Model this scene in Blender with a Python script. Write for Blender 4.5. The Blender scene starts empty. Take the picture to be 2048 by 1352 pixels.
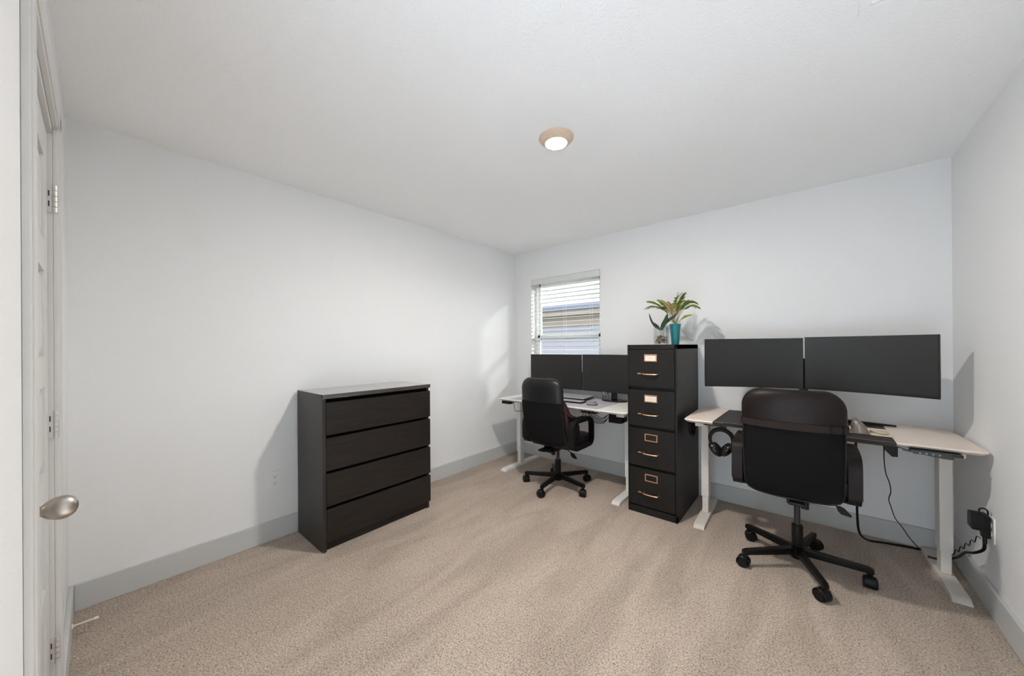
import bpy, bmesh, math, random
from mathutils import Vector, Matrix, Euler
from math import sin, cos, pi, radians as R

S = bpy.context.scene
COL = S.collection

# ------------------------------------------------------------------ camera
YAW, FPX, CX, CY = -0.7016, 703.648, 1025.585, 693.325
CAM = Vector((2.7945, -3.3811, 1.2956))
PITCH, ROLL = 0.0007, -0.0067
fw = Vector((sin(YAW), cos(YAW), 0)); rt = Vector((cos(YAW), -sin(YAW), 0)); up = Vector((0, 0, 1))
fw2 = fw*cos(PITCH) + up*sin(PITCH); up2 = up*cos(PITCH) - fw*sin(PITCH)
r2 = rt*cos(ROLL) + up2*sin(ROLL); u3 = up2*cos(ROLL) - rt*sin(ROLL)
cd = bpy.data.cameras.new('camera'); cam = bpy.data.objects.new('camera', cd); COL.objects.link(cam)
cam.matrix_world = Matrix(((r2.x, u3.x, -fw2.x, CAM.x), (r2.y, u3.y, -fw2.y, CAM.y), (r2.z, u3.z, -fw2.z, CAM.z), (0, 0, 0, 1)))
cd.sensor_width = 36; cd.lens = FPX/2048*36
cd.shift_x = (1024-CX)/2048; cd.shift_y = (CY-676)/2048
cd.clip_start = 0.02
S.camera = cam

# ------------------------------------------------------------------ view, world, sun
S.view_settings.view_transform = 'Standard'; S.view_settings.look = 'None'
S.view_settings.exposure = 0.12; S.view_settings.gamma = 1.0; S.view_settings.use_curve_mapping = False
S.cycles.max_bounces = 14; S.cycles.diffuse_bounces = 9; S.cycles.transparent_max_bounces = 16
S.cycles.use_denoising = True; S.cycles.caustics_reflective = False; S.cycles.caustics_refractive = False
S.cycles.sample_clamp_indirect = 6.0
W = bpy.data.worlds.new('world'); S.world = W; W.use_nodes = True
wn = W.node_tree; bg = wn.nodes['Background']
sky = wn.nodes.new('ShaderNodeTexSky'); sky.sky_type = 'NISHITA'; sky.sun_disc = False
sky.sun_elevation = R(52); sky.sun_rotation = R(25); sky.air_density = 1.0; sky.dust_density = 2.0
hsv = wn.nodes.new('ShaderNodeHueSaturation'); hsv.inputs['Saturation'].default_value = .18
wn.links.new(sky.outputs[0], hsv.inputs['Color']); wn.links.new(hsv.outputs[0], bg.inputs[0]); bg.inputs[1].default_value = 1.1
sd = bpy.data.lights.new('sun', 'SUN'); sun = bpy.data.objects.new('sun', sd); COL.objects.link(sun)
sd.energy = 8.5; sd.angle = R(6); sd.color = (1, 0.96, 0.9)
sun.rotation_euler = Vector((-0.80, -0.56, -0.37)).to_track_quat('-Z', 'Y').to_euler()
sun.location = (3, 5, 8)
# added fill spot, unseen behind the camera, bounced in off the hall floor
SPOT_POWER = 1480.0; FILL_COLOR = (.75, .88, 1.0)
LENS_STRENGTH = 1070.0

# ------------------------------------------------------------------ materials
MATS = {}
def mat(name, color=(.8, .8, .8), rough=.5, metal=0.0, bump=None, var=None, spec=.5, emit=None, coat=0.0, sheen=0.0):
    """procedural principled material; bump=(scale,strength,distance); var=(scale, other colour, contrast)"""
    m = bpy.data.materials.new(name); m.use_nodes = True
    nt = m.node_tree; p = nt.nodes['Principled BSDF']
    p.inputs['Base Color'].default_value = (*color, 1); p.inputs['Roughness'].default_value = rough
    p.inputs['Metallic'].default_value = metal; p.inputs['Specular IOR Level'].default_value = spec
    if coat: p.inputs['Coat Weight'].default_value = coat; p.inputs['Coat Roughness'].default_value = .25
    if sheen: p.inputs['Sheen Weight'].default_value = sheen
    tc = nt.nodes.new('ShaderNodeTexCoord')
    if bump:
        n = nt.nodes.new('ShaderNodeTexNoise'); n.inputs['Scale'].default_value = bump[0]; n.inputs['Detail'].default_value = 3
        b = nt.nodes.new('ShaderNodeBump'); b.inputs['Strength'].default_value = bump[1]; b.inputs['Distance'].default_value = bump[2]
        nt.links.new(tc.outputs['Object'], n.inputs['Vector']); nt.links.new(n.outputs['Fac'], b.inputs['Height'])
        nt.links.new(b.outputs['Normal'], p.inputs['Normal'])
    if var:
        n = nt.nodes.new('ShaderNodeTexNoise'); n.inputs['Scale'].default_value = var[0]; n.inputs['Detail'].default_value = 4
        mp = nt.nodes.new('ShaderNodeMapping'); mp.inputs['Scale'].default_value = var[3] if len(var) > 3 else (1, 1, 1)
        r = nt.nodes.new('ShaderNodeValToRGB')
        r.color_ramp.elements[0].position = .5-var[2]; r.color_ramp.elements[1].position = .5+var[2]
        r.color_ramp.elements[0].color = (*color, 1); r.color_ramp.elements[1].color = (*var[1], 1)
        nt.links.new(tc.outputs['Object'], mp.inputs['Vector']); nt.links.new(mp.outputs['Vector'], n.inputs['Vector'])
        nt.links.new(n.outputs['Fac'], r.inputs['Fac']); nt.links.new(r.outputs['Color'], p.inputs['Base Color'])
    if emit:
        p.inputs['Emission Color'].default_value = (*emit[0], 1); p.inputs['Emission Strength'].default_value = emit[1]
    MATS[name] = m
    return m

def glass_mat(name, tint, gloss=.06, rough=.02):
    m = bpy.data.materials.new(name); m.use_nodes = True; nt = m.node_tree; nt.nodes.clear()
    o = nt.nodes.new('ShaderNodeOutputMaterial'); mx = nt.nodes.new('ShaderNodeMixShader')
    t = nt.nodes.new('ShaderNodeBsdfTransparent'); g = nt.nodes.new('ShaderNodeBsdfGlossy'); f = nt.nodes.new('ShaderNodeLayerWeight')
    f.inputs['Blend'].default_value = .25
    t.inputs[0].default_value = (*tint, 1); g.inputs[0].default_value = (1, 1, 1, 1); g.inputs['Roughness'].default_value = rough
    ma = nt.nodes.new('ShaderNodeMath'); ma.operation = 'MULTIPLY_ADD'; ma.inputs[1].default_value = .6; ma.inputs[2].default_value = gloss*.3
    nt.links.new(f.outputs['Fresnel'], ma.inputs[0]); nt.links.new(ma.outputs[0], mx.inputs[0])
    nt.links.new(t.outputs[0], mx.inputs[1]); nt.links.new(g.outputs[0], mx.inputs[2]); nt.links.new(mx.outputs[0], o.inputs[0])
    MATS[name] = m; return m

M_wall = mat('wall_paint', (.79, .795, .80), .85, bump=(140, .22, .004), spec=.2)
M_ceil = mat('ceiling_paint', (.90, .90, .905), .9, bump=(95, .35, .006), spec=.15)
M_trim = mat('trim_paint', (.545, .55, .545), .45, spec=.4)
M_door = mat('door_paint', (.61, .605, .588), .4, spec=.4)
M_nickel = mat('satin_nickel', (.47, .43, .385), .34, 1.0)
M_hinge = mat('hinge_plate', (.66, .645, .62), .4, .6)
M_white = mat('white_plastic', (.8, .8, .78), .4)
M_vinyl = mat('white_vinyl', (.82, .82, .80), .4)
M_slat = mat('blind_white', (.68, .68, .67), .28)
M_cord = mat('blind_cord', (.75, .75, .72), .8)
M_glass = glass_mat('window_glass', (.93, .96, .97))
M_jar = glass_mat('jar_glass', (.965, .98, .98), .1)
M_cup = glass_mat('cup_glass', (.97, .98, .98), .1)
M_black = mat('black_plastic', (.006, .006, .0063), .42, spec=.22)
M_blackgloss = mat('black_gloss', (.01, .01, .011), .12)
M_blackmetal = mat('black_metal', (.0045, .0045, .005), .36, spec=.2, bump=(300, .05, .001))
M_leather = mat('black_leather', (.009, .009, .0102), .38, spec=.28, bump=(220, .25, .002))
M_brownleather = mat('worn_dark_leather', (.0115, .0078, .0068), .42, spec=.17, bump=(220, .25, .002))
M_fabric = mat('black_fabric', (.006, .006, .0065), .9, spec=.15, bump=(500, .3, .001))
M_strap = mat('dark_webbing', (.021, .0155, .0135), .75, spec=.2)
M_screen = mat('screen_glass', (.013, .013, .0128), .42, spec=.5)
M_bezel = mat('screen_bezel', (.01, .01, .01), .35)
M_deskwhite = mat('white_laminate', (.74, .72, .69), .45)
M_deskwood = mat('pale_laminate', (.77, .665, .59), .45)
M_deskedge = mat('laminate_edge', (.62, .52, .43), .5)
M_legwhite = mat('white_powder_coat', (.72, .71, .69), .4)
M_legbeige = mat('cream_powder_coat', (.66, .62, .57), .4)
M_cabinet = mat('black_painted_steel', (.0115, .0108, .0102), .42, spec=.25, bump=(600, .06, .0008))
M_copper = mat('brushed_copper', (.80, .47, .29), .3, 1.0)
M_paper = mat('paper_label', (.75, .66, .58), .8)
M_ink = mat('faded_print', (.42, .35, .30), .9)
M_teal = mat('teal_pot', (.006, .17, .20), .35)
M_soil = mat('potting_soil', (.05, .035, .025), .95, bump=(90, .8, .01))
M_palm = mat('palm_green', (.055, .12, .012), .5, var=(11, (.30, .36, .05), .22))
M_palmdry = mat('palm_dry', (.42, .30, .14), .6)
M_stem = mat('palm_stem', (.22, .25, .08), .6)
M_orchid = mat('orchid_leaf', (.012, .045, .012), .3)
M_orchiddark = mat('orchid_leaf_dark', (.010, .014, .009), .35)
M_pebble = mat('pebble', (.10, .065, .045), .6, var=(45, (.50, .40, .30), .12))
M_bark = mat('driftwood', (.16, .11, .07), .8, bump=(40, .6, .01))
M_root = mat('pale_root', (.45, .50, .42), .7)
M_padblack = mat('black_desk_pad', (.0125, .0105, .0088), .5, spec=.25, bump=(260, .25, .001))
M_cream = mat('cream_mat', (.70, .62, .47), .8, bump=(200, .3, .001))
M_beige = mat('beige_cloth', (.48, .42, .32), .9, bump=(150, .4, .003))
M_mouse = mat('silver_mouse', (.30, .262, .232), .26, .45)
M_mousegrey = mat('grey_mouse', (.19, .187, .18), .4)
M_matgrey = mat('lilac_grey_mat', (.45, .43, .49), .8, bump=(300, .2, .001))
M_alu = mat('aluminium', (.72, .72, .74), .35, .5)
M_maroon = mat('maroon_leather', (.030, .0065, .0065), .45, bump=(160, .25, .002))
M_gunmetal = mat('gunmetal', (.028, .029, .029), .4, .2)
M_stopper = mat('stopper_metal', (.78, .72, .66), .4, .3)
M_siding = mat('house_siding', (.31, .305, .34), .8)
M_tan = mat('house_trim_tan', (.33, .28, .23), .8)
M_gutter = mat('house_gutter', (.24, .26, .35), .6)
M_roof = mat('house_roof', (.22, .215, .205), .9, var=(9, (.46, .45, .43), .15, (1, 1, 2)))
M_bounce = mat('hall_bounce_floor', (.82, .82, .82), .5)  # kept pale so the unseen hall floor bounces the fill spot's light
M_grass = mat('ground_grass', (.07, .08, .045), .95, var=(6, (.11, .11, .07), .2))
M_pen = mat('pen_dark', (.03, .03, .035), .4)

def wood_mat(name, c1, c2, rough, axis_scale):
    m = bpy.data.materials.new(name); m.use_nodes = True; nt = m.node_tree; p = nt.nodes['Principled BSDF']
    tc = nt.nodes.new('ShaderNodeTexCoord'); mp = nt.nodes.new('ShaderNodeMapping'); mp.inputs['Scale'].default_value = axis_scale
    n = nt.nodes.new('ShaderNodeTexNoise'); n.inputs['Scale'].default_value = 3; n.inputs['Detail'].default_value = 6; n.inputs['Distortion'].default_value = .3
    r = nt.nodes.new('ShaderNodeValToRGB'); r.color_ramp.elements[0].color = (*c1, 1); r.color_ramp.elements[1].color = (*c2, 1)
    r.color_ramp.elements[0].position = .35; r.color_ramp.elements[1].position = .68
    b = nt.nodes.new('ShaderNodeBump'); b.inputs['Strength'].default_value = .18; b.inputs['Distance'].default_value = .002
    nt.links.new(tc.outputs['Object'], mp.inputs[0]); nt.links.new(mp.outputs[0], n.inputs['Vector']); nt.links.new(n.outputs['Fac'], r.inputs[0])
    nt.links.new(r.outputs[0], p.inputs['Base Color']); nt.links.new(n.outputs['Fac'], b.inputs['Height']); nt.links.new(b.outputs[0], p.inputs['Normal'])
    p.inputs['Roughness'].default_value = rough
    return m
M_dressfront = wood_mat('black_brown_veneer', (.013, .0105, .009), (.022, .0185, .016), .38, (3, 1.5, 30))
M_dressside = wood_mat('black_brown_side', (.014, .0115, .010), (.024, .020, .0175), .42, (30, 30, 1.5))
M_dresstop = wood_mat('black_brown_top_dust_and_sheen', (.050, .043, .039), (.078, .068, .061), .30, (30, 2, 30))  # lighter base colour stands for dust and the grazing reflection of the room
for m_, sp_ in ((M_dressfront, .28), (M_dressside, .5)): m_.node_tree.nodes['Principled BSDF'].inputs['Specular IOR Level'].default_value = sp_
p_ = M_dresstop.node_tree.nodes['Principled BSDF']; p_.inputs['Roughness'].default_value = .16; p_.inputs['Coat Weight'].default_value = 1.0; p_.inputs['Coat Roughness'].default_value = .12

def carpet_mat():
    m = bpy.data.materials.new('carpet_pile'); m.use_nodes = True; nt = m.node_tree; p = nt.nodes['Principled BSDF']
    p.inputs['Roughness'].default_value = 1.0; p.inputs['Specular IOR Level'].default_value = .05; p.inputs['Sheen Weight'].default_value = .15
    tc = nt.nodes.new('ShaderNodeTexCoord')
    def noise(scale, detail, dist=0, vec=None):
        n = nt.nodes.new('ShaderNodeTexNoise'); n.inputs['Scale'].default_value = scale; n.inputs['Detail'].default_value = detail
        n.inputs['Distortion'].default_value = dist
        nt.links.new(vec or tc.outputs['Object'], n.inputs['Vector']); return n
    fine = noise(150, 5, .5)
    gaps = noise(330, 2, .2)
    r1 = nt.nodes.new('ShaderNodeValToRGB'); e = r1.color_ramp.elements
    e[0].position = .28; e[0].color = (.165, .123, .092, 1); e[1].position = .72; e[1].color = (.62, .525, .445, 1)
    k = e.new(.5); k.color = (.435, .353, .290, 1)
    mg = nt.nodes.new('ShaderNodeMath'); mg.operation = 'MULTIPLY_ADD'; mg.inputs[1].default_value = .55; mg.inputs[2].default_value = -.275
    nt.links.new(gaps.outputs['Fac'], mg.inputs[0])
    ad_ = nt.nodes.new('ShaderNodeMath'); ad_.operation = 'ADD'; nt.links.new(fine.outputs['Fac'], ad_.inputs[0]); nt.links.new(mg.outputs[0], ad_.inputs[1])
    nt.links.new(ad_.outputs[0], r1.inputs[0])
    # vacuum tracks: the nap laid one way or the other
    mp = nt.nodes.new('ShaderNodeMapping'); mp.inputs['Rotation'].default_value = (0, 0, R(28)); mp.inputs['Scale'].default_value = (3.2, .75, 1)
    nt.links.new(tc.outputs['Object'], mp.inputs[0])
    tr = noise(1.6, 3, .8, mp.outputs[0])
    r2_ = nt.nodes.new('ShaderNodeValToRGB'); r2_.color_ramp.elements[0].position = .38; r2_.color_ramp.elements[1].position = .64
    r2_.color_ramp.elements[0].color = (.90, .89, .88, 1); r2_.color_ramp.elements[1].color = (1.1, 1.1, 1.1, 1)
    nt.links.new(tr.outputs['Fac'], r2_.inputs[0])
    mx = nt.nodes.new('ShaderNodeMix'); mx.data_type = 'RGBA'; mx.blend_type = 'MULTIPLY'; mx.inputs['Factor'].default_value = 1
    nt.links.new(r1.outputs[0], mx.inputs['A']); nt.links.new(r2_.outputs[0], mx.inputs['B'])
    nt.links.new(mx.outputs['Result'], p.inputs['Base Color'])
    b = nt.nodes.new('ShaderNodeBump'); b.inputs['Strength'].default_value = .55; b.inputs['Distance'].default_value = .008
    nt.links.new(ad_.outputs[0], b.inputs['Height']); nt.links.new(b.outputs[0], p.inputs['Normal'])
    return m
M_carpet = carpet_mat()

# ------------------------------------------------------------------ mesh helpers
class MB:
    def __init__(s): s.bm = bmesh.new()
    def box(s, x0, x1, y0, y1, z0, z1, bev=0, seg=2, M=None):
        t = bmesh.new(); bmesh.ops.create_cube(t, size=1)
        bmesh.ops.scale(t, vec=(x1-x0, y1-y0, z1-z0), verts=t.verts)
        bmesh.ops.translate(t, vec=((x0+x1)/2, (y0+y1)/2, (z0+z1)/2), verts=t.verts)
        if bev: bmesh.ops.bevel(t, geom=t.edges[:], offset=bev, segments=seg, affect='EDGES', profile=.5)
        s._add(t, M); return s
    def _add(s, t, M=None):
        if M is not None: bmesh.ops.transform(t, matrix=M, verts=t.verts)
        me = bpy.data.meshes.new('tmp'); t.to_mesh(me); t.free(); s.bm.from_mesh(me); bpy.data.meshes.remove(me)
    def rings(s, rings, close=True, cap=True, M=None):
        """skin a list of rings (lists of points)"""
        t = bmesh.new(); vs = [[t.verts.new(p) for p in r] for r in rings]
        n = len(rings[0])
        for a, b in zip(vs, vs[1:]):
            for i in range(n if close else n-1):
                j = (i+1) % n
                try: t.faces.new((a[i], a[j], b[j], b[i]))
                except ValueError: pass
        if cap and close:
            t.faces.new(vs[0][::-1]); t.faces.new(vs[-1])
        bmesh.ops.recalc_face_normals(t, faces=t.faces)
        s._add(t, M); return s
    def lathe(s, prof, n=24, M=None, cap=True):
        return s.rings([[(r*cos(2*pi*i/n), r*sin(2*pi*i/n), z) for i in range(n)] for r, z in prof], M=M, cap=cap)
    def tube(s, pts, r, n=8, closed=False, M=None, flat=1.0):
        pts = [Vector(p) for p in pts]; rr = r if isinstance(r, (list, tuple)) else [r]*len(pts)
        rings = []; N = len(pts); up_ = None
        for i, p in enumerate(pts):
            if closed: d = pts[(i+1) % N]-pts[i-1]
            else: d = pts[min(i+1, N-1)]-pts[max(i-1, 0)]
            d.normalize()
            if up_ is None: up_ = Vector((0, 0, 1)) if abs(d.z) < .9 else Vector((1, 0, 0))
            a = d.cross(up_)
            if a.length < 1e-4: a = d.orthogonal()
            a.normalize(); b = a.cross(d).normalized(); up_ = b
            rings.append([p + a*rr[i]*cos(2*pi*k/n) + b*rr[i]*flat*sin(2*pi*k/n) for k in range(n)])
        if closed: rings.append(rings[0]); return s.rings(rings, cap=False, M=M)
        return s.rings(rings, M=M)
    def sweep(s, path, prof, closed=True, normal=(1, 0, 0)):
        """sweep a 2D profile (along `normal`, outward) round a planar path"""
        pts = [Vector(p) for p in path]; N = len(pts); nn = Vector(normal); rings = []
        for i, p in enumerate(pts):
            d = (pts[(i+1) % N]-pts[i-1]) if closed else (pts[min(i+1, N-1)]-pts[max(i-1, 0)])
            d.normalize(); o = d.cross(nn).normalized()
            rings.append([p + nn*a + o*b for a, b in prof])
        if closed: rings.append(rings[0])
        return s.rings(rings, cap=not closed)
    def cyl(s, p0, p1, r0, r1=None, n=16):
        p0, p1 = Vector(p0), Vector(p1)
        return s.tube([p0, p1], [r0, r0 if r1 is None else r1], n)
    def ball(s, c, rad, n=16, M=None):
        rx, ry, rz = rad if isinstance(rad, (tuple, list)) else (rad,)*3
        t = bmesh.new(); bmesh.ops.create_uvsphere(t, u_segments=n, v_segments=max(6, n//2), radius=1)
        bmesh.ops.scale(t, vec=(rx, ry, rz), verts=t.verts); bmesh.ops.translate(t, vec=c, verts=t.verts)
        s._add(t, M); return s
    def prism(s, poly, z0, z1, M=None, bev=0):
        t = bmesh.new(); v0 = [t.verts.new((x, y, z0)) for x, y in poly]; v1 = [t.verts.new((x, y, z1)) for x, y in poly]
        n = len(poly); t.faces.new(v0[::-1]); f = t.faces.new(v1)
        for i in range(n): t.faces.new((v0[i], v0[(i+1) % n], v1[(i+1) % n], v1[i]))
        bmesh.ops.recalc_face_normals(t, faces=t.faces)
        if bev:
            es = [e for e in t.edges if abs(e.verts[0].co.z-e.verts[1].co.z) < 1e-6]
            bmesh.ops.bevel(t, geom=es, offset=bev, segments=2, affect='EDGES', profile=.5)
        s._add(t, M); return s
    def quad(s, pts):
        s.bm.faces.new([s.bm.verts.new(p) for p in pts]); return s
    def build(s, name, m, parent=None, smooth=True, loc=None, label=None, ang=38):
        me = bpy.data.meshes.new(name); s.bm.to_mesh(me); s.bm.free()
        me.materials.append(m)
        if smooth:
            me.polygons.foreach_set('use_smooth', [True]*len(me.polygons))
            me.set_sharp_from_angle(angle=R(ang))
        o = bpy.data.objects.new(name, me); COL.objects.link(o)
        if smooth:
            wm = o.modifiers.new('weighted', 'WEIGHTED_NORMAL'); wm.keep_sharp = True; wm.weight = 60
        if parent is not None: o.parent = parent
        if loc is not None: o.location = loc
        if label: o['label'] = label
        return o

def thing(name, label, cat, loc=(0, 0, 0), rz=0, group=None):
    o = bpy.data.objects.new(name, None); COL.objects.link(o); o.empty_display_size = .1
    o.location = loc; o.rotation_euler = (0, 0, rz); o['label'] = label; o['category'] = cat
    if group: o['group'] = group
    return o
def tag(o, label, cat, group=None):
    o['label'] = label; o['category'] = cat
    if group: o['group'] = group
    return o
def struct(o):
    o['kind'] = 'structure'; return o
def sempty(name, loc=(0, 0, 0)):
    o = bpy.data.objects.new(name, None); COL.objects.link(o); o.location = loc; o['kind'] = 'structure'; return o
def rrect(x0, x1, y0, y1, r, n=6):
    """rounded rectangle, r a radius or four (x0y0, x1y0, x1y1, x0y1)"""
    r = r if isinstance(r, (tuple, list)) else (r,)*4
    out = []
    for (cx, cy, a0, q) in ((x0+r[0], y0+r[0], 180, r[0]), (x1-r[1], y0+r[1], 270, r[1]), (x1-r[2], y1-r[2], 0, r[2]), (x0+r[3], y1-r[3], 90, r[3])):
        for i in range(n+1):
            a = R(a0+90*i/n); out.append((cx+q*cos(a), cy+q*sin(a)))
    return out
def arc_pts(c, r, a0, a1, n, plane='xz'):
    out = []
    for i in range(n+1):
        a = R(a0+(a1-a0)*i/n); u, v = r*cos(a), r*sin(a)
        out.append({'xz': (c[0]+u, c[1], c[2]+v), 'yz': (c[0], c[1]+u, c[2]+v), 'xy': (c[0]+u, c[1]+v, c[2])}[plane])
    return out
def smooth_path(pts, k=6):
    """Catmull-Rom through the points"""
    P = [Vector(p) for p in pts]; P = [2*P[0]-P[1]] + P + [2*P[-1]-P[-2]]; out = []
    for i in range(1, len(P)-2):
        for j in range(k):
            t = j/k; a, b, c, d = P[i-1:i+3]
            out.append(.5*((2*b)+(c-a)*t+(2*a-5*b+4*c-d)*t*t+(3*b-a-3*c+d)*t**3))
    out.append(P[-2]); return out

# ------------------------------------------------------------------ room shell
RW, RL, H = 3.461, 3.474, 2.44
T = .12
WX0, WX1, WZ0, WZ1 = .231, 1.131, .95, 2.098       # window opening in the back wall
DX0, DX1, DZ = .865, 1.565, 2.03                    # closet door in the front wall
EX0, EX1 = 2.20, 3.10                               # assumed, unseen doorway in the front wall that lets the fill light in

struct(MB().box(-T, RW+T, -RL-T, T, -.1, 0).build('floor', M_carpet))
struct(MB().box(-T, RW+T, -RL-T, T, H, H+.1).build('ceiling', M_ceil))
struct(MB().box(-T, 0, -RL-T, T, 0, H).build('wall_left', M_wall))
b = MB(); b.box(0, WX0, 0, T, 0, H); b.box(WX1, RW, 0, T, 0, H); b.box(WX0, WX1, 0, T, 0, WZ0); b.box(WX0, WX1, 0, T, WZ1, H)
struct(b.build('wall_back', M_wall))
struct(MB().box(RW, RW+T, -RL-T, T, 0, H).build('wall_right', M_wall))
b = MB(); b.box(0, DX0, -RL-T, -RL, 0, H); b.box(DX1, EX0, -RL-T, -RL, 0, H); b.box(EX1, RW, -RL-T, -RL, 0, H)
b.box(DX0, DX1, -RL-T, -RL, DZ, H); b.box(EX0, EX1, -RL-T, -RL, 2.03, H)
struct(b.build('wall_front', M_wall))

BBH, BBT = .1323, .017
def base_profile_box(b, x0, x1, y0, y1):
    b.box(x0, x1, y0, y1, 0, BBH, bev=.003, seg=1)
struct(MB().box(0, BBT, -RL+BBT, -BBT, 0, BBH, bev=.003).build('baseboard_left', M_trim))
struct(MB().box(0, RW, -BBT, 0, 0, BBH, bev=.003).build('baseboard_back', M_trim))
struct(MB().box(RW-BBT, RW, -RL+BBT, -BBT, 0, BBH, bev=.003).build('baseboard_right', M_trim))
struct(MB().box(0, DX0-.085, -RL, -RL+BBT, 0, BBH, bev=.003).build('baseboard_front', M_trim))

# unseen hall added around the fill spot; its pale floor bounces light in
hy0, hy1, hx0, hx1 = -RL-T-1.5, -RL-T, 1.75, 3.55
struct(MB().box(hx0, hx1, hy0, hy1, -.1, 0).build('floor_hall', M_bounce))
struct(MB().box(hx0, hx1, hy0, hy1, H, H+.1).build('ceiling_hall', M_ceil))
b = MB(); b.box(hx0-T, hx0, hy0, hy1, 0, H); b.box(hx1, hx1+T, hy0, hy1, 0, H); b.box(hx0-T, hx1+T, hy0-T, hy0, 0, H)
struct(b.build('wall_hall', M_wall))
pd = bpy.data.lights.new('added_fill_spot', 'SPOT'); pd.energy = SPOT_POWER; pd.spot_size = R(75); pd.spot_blend = .5; pd.shadow_soft_size = .06; pd.color = FILL_COLOR  # unseen fill lamp added to brighten the ceiling
po = bpy.data.objects.new('added_fill_spot', pd); COL.objects.link(po); po.location = (2.65, -RL-T-.45, H-.03)
b = MB()
b.box(EX0-.065, EX0, -RL, -RL+.017, 0, 2.095, bev=.003); b.box(EX1, EX1+.065, -RL, -RL+.017, 0, 2.095, bev=.003); b.box(EX0, EX1, -RL, -RL+.017, 2.03, 2.095, bev=.003)
struct(b.build('trim_1', M_door))

# ------------------------------------------------------------------ closet door (front wall, seen along the wall)
dr = sempty('door_1', (0, -RL, 0))
CT = .0165                                                    # casing stands this far off the wall
b = MB()
for x0, x1 in ((DX0-.075, DX0-.006), (DX1+.006, DX1+.075)):
    b.box(x0, x1, 0, CT*.75, 0, 2.107, bev=.003); b.box(x0+.012, x1-.012, 0, CT, 0, 2.095, bev=.004)
b.box(DX0-.075, DX1+.075, 0, CT*.75, 2.036, 2.107, bev=.003); b.box(DX0-.063, DX1+.063, 0, CT, 2.048, 2.095, bev=.004)
b.build('door_casing', M_door, dr)
b = MB(); b.box(DX0, DX0+.018, -T, 0, 0, DZ); b.box(DX1-.018, DX1, -T, 0, 0, DZ); b.box(DX0, DX1, -T, 0, DZ-.018, DZ)
b.build('door_jamb', M_door, dr)
# leaf with five recessed panels
lx0, lx1, lz0, lz1 = DX0+.021, DX1-.021, .012, DZ-.021
FY = -.010
b = MB(); b.box(lx0, lx1, FY-.035, FY-.011, lz0, lz1)
stile = .105; rails = [lz0, lz0+.19]; 
ph = (lz1-lz0-.19-.11-4*.095)/5; zc = lz0+.19; panels = []
for k in range(5):
    panels.append((zc, zc+ph)); zc += ph+.095
b.box(lx0, lx0+stile, FY-.035, FY, lz0, lz1, bev=.002); b.box(lx1-stile, lx1, FY-.035, FY, lz0, lz1, bev=.002)
edges = [lz0]+[q for p in panels for q in p]+[lz1]
for k in range(0, len(edges), 2): b.box(lx0+stile, lx1-stile, FY-.035, FY, edges[k], edges[k+1], bev=.002)
for z0, z1 in panels:                                         # raised centre with sloped edges
    x0, x1 = lx0+stile+.03, lx1-stile-.03
    b.rings([[(x0-.025, FY-.011, z0+.005), (x1+.025, FY-.011, z0+.005), (x1+.025, FY-.011, z1-.005), (x0-.025, FY-.011, z1-.005)],
             [(x0, FY-.003, z0+.03), (x1, FY-.003, z0+.03), (x1, FY-.003, z1-.03), (x0, FY-.003, z1-.03)]])
b.build('door_panel', M_door, dr)
for zc in (1.795, 1.052, .305):
    b = MB(); b.box(DX0+.0175, DX0+.0205, -.014, .012, zc-.045, zc+.045, bev=.0008)
    h = b.build('hinge', M_hinge, dr)
    b = MB()
    for k in range(5):
        b.cyl((DX0+.020, .006, zc-.045+k*.018+.001), (DX0+.020, .006, zc-.045+k*.018+.017), .0062, n=12)
    b.build('hinge_barrel', M_hinge, h)
    b = MB()
    for dz in (-.017, .017): b.box(DX0+.0204, DX0+.0212, -.008, -.005, zc+dz-.009, zc+dz+.009)
    b.build('hinge_slot', M_gunmetal, h)
kb = MB(); KX, KZ = lx1-.062, .935
kb.lathe([(.032, 0), (.032, .004), (.027, .008), (.012, .010), (.011, .022), (.013, .026)], 28)
kb.rings([[(.0265*s*cos(2*pi*i/24), .0200*s*sin(2*pi*i/24), z) for i in range(24)] for s, z in
          ((.45, .022), (.62, .026), (.80, .032), (.95, .041), (1.0, .050), (.96, .058), (.82, .0655), (.6, .071), (.3, .074), (.05, .075))])
bmesh.ops.transform(kb.bm, matrix=Matrix.Translation((KX, FY, KZ)) @ Matrix.Rotation(R(-90), 4, 'X') @ Matrix.Rotation(R(90), 4, 'Z'), verts=kb.bm.verts)
kb.build('door_knob', M_nickel, dr, label='satin nickel egg-shaped knob')

# spring door stop on the front baseboard
ds = thing('door_stop', 'thin metal rod door stop with pale tip, low beside the left baseboard', 'door stop', (.275, -RL+BBT, .062))
b = MB(); b.lathe([(.011, 0), (.011, .003), (.006, .006)], 16, M=Matrix.Rotation(R(-90), 4, 'X')); b.cyl((0, .003, 0), (.004, .066, 0), .0042, n=10)
b.build('rod', M_stopper, ds)
MB().cyl((.004, .064, 0), (.005, .078, 0), .0062, n=12).build('rubber_tip', M_white, ds)

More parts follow.
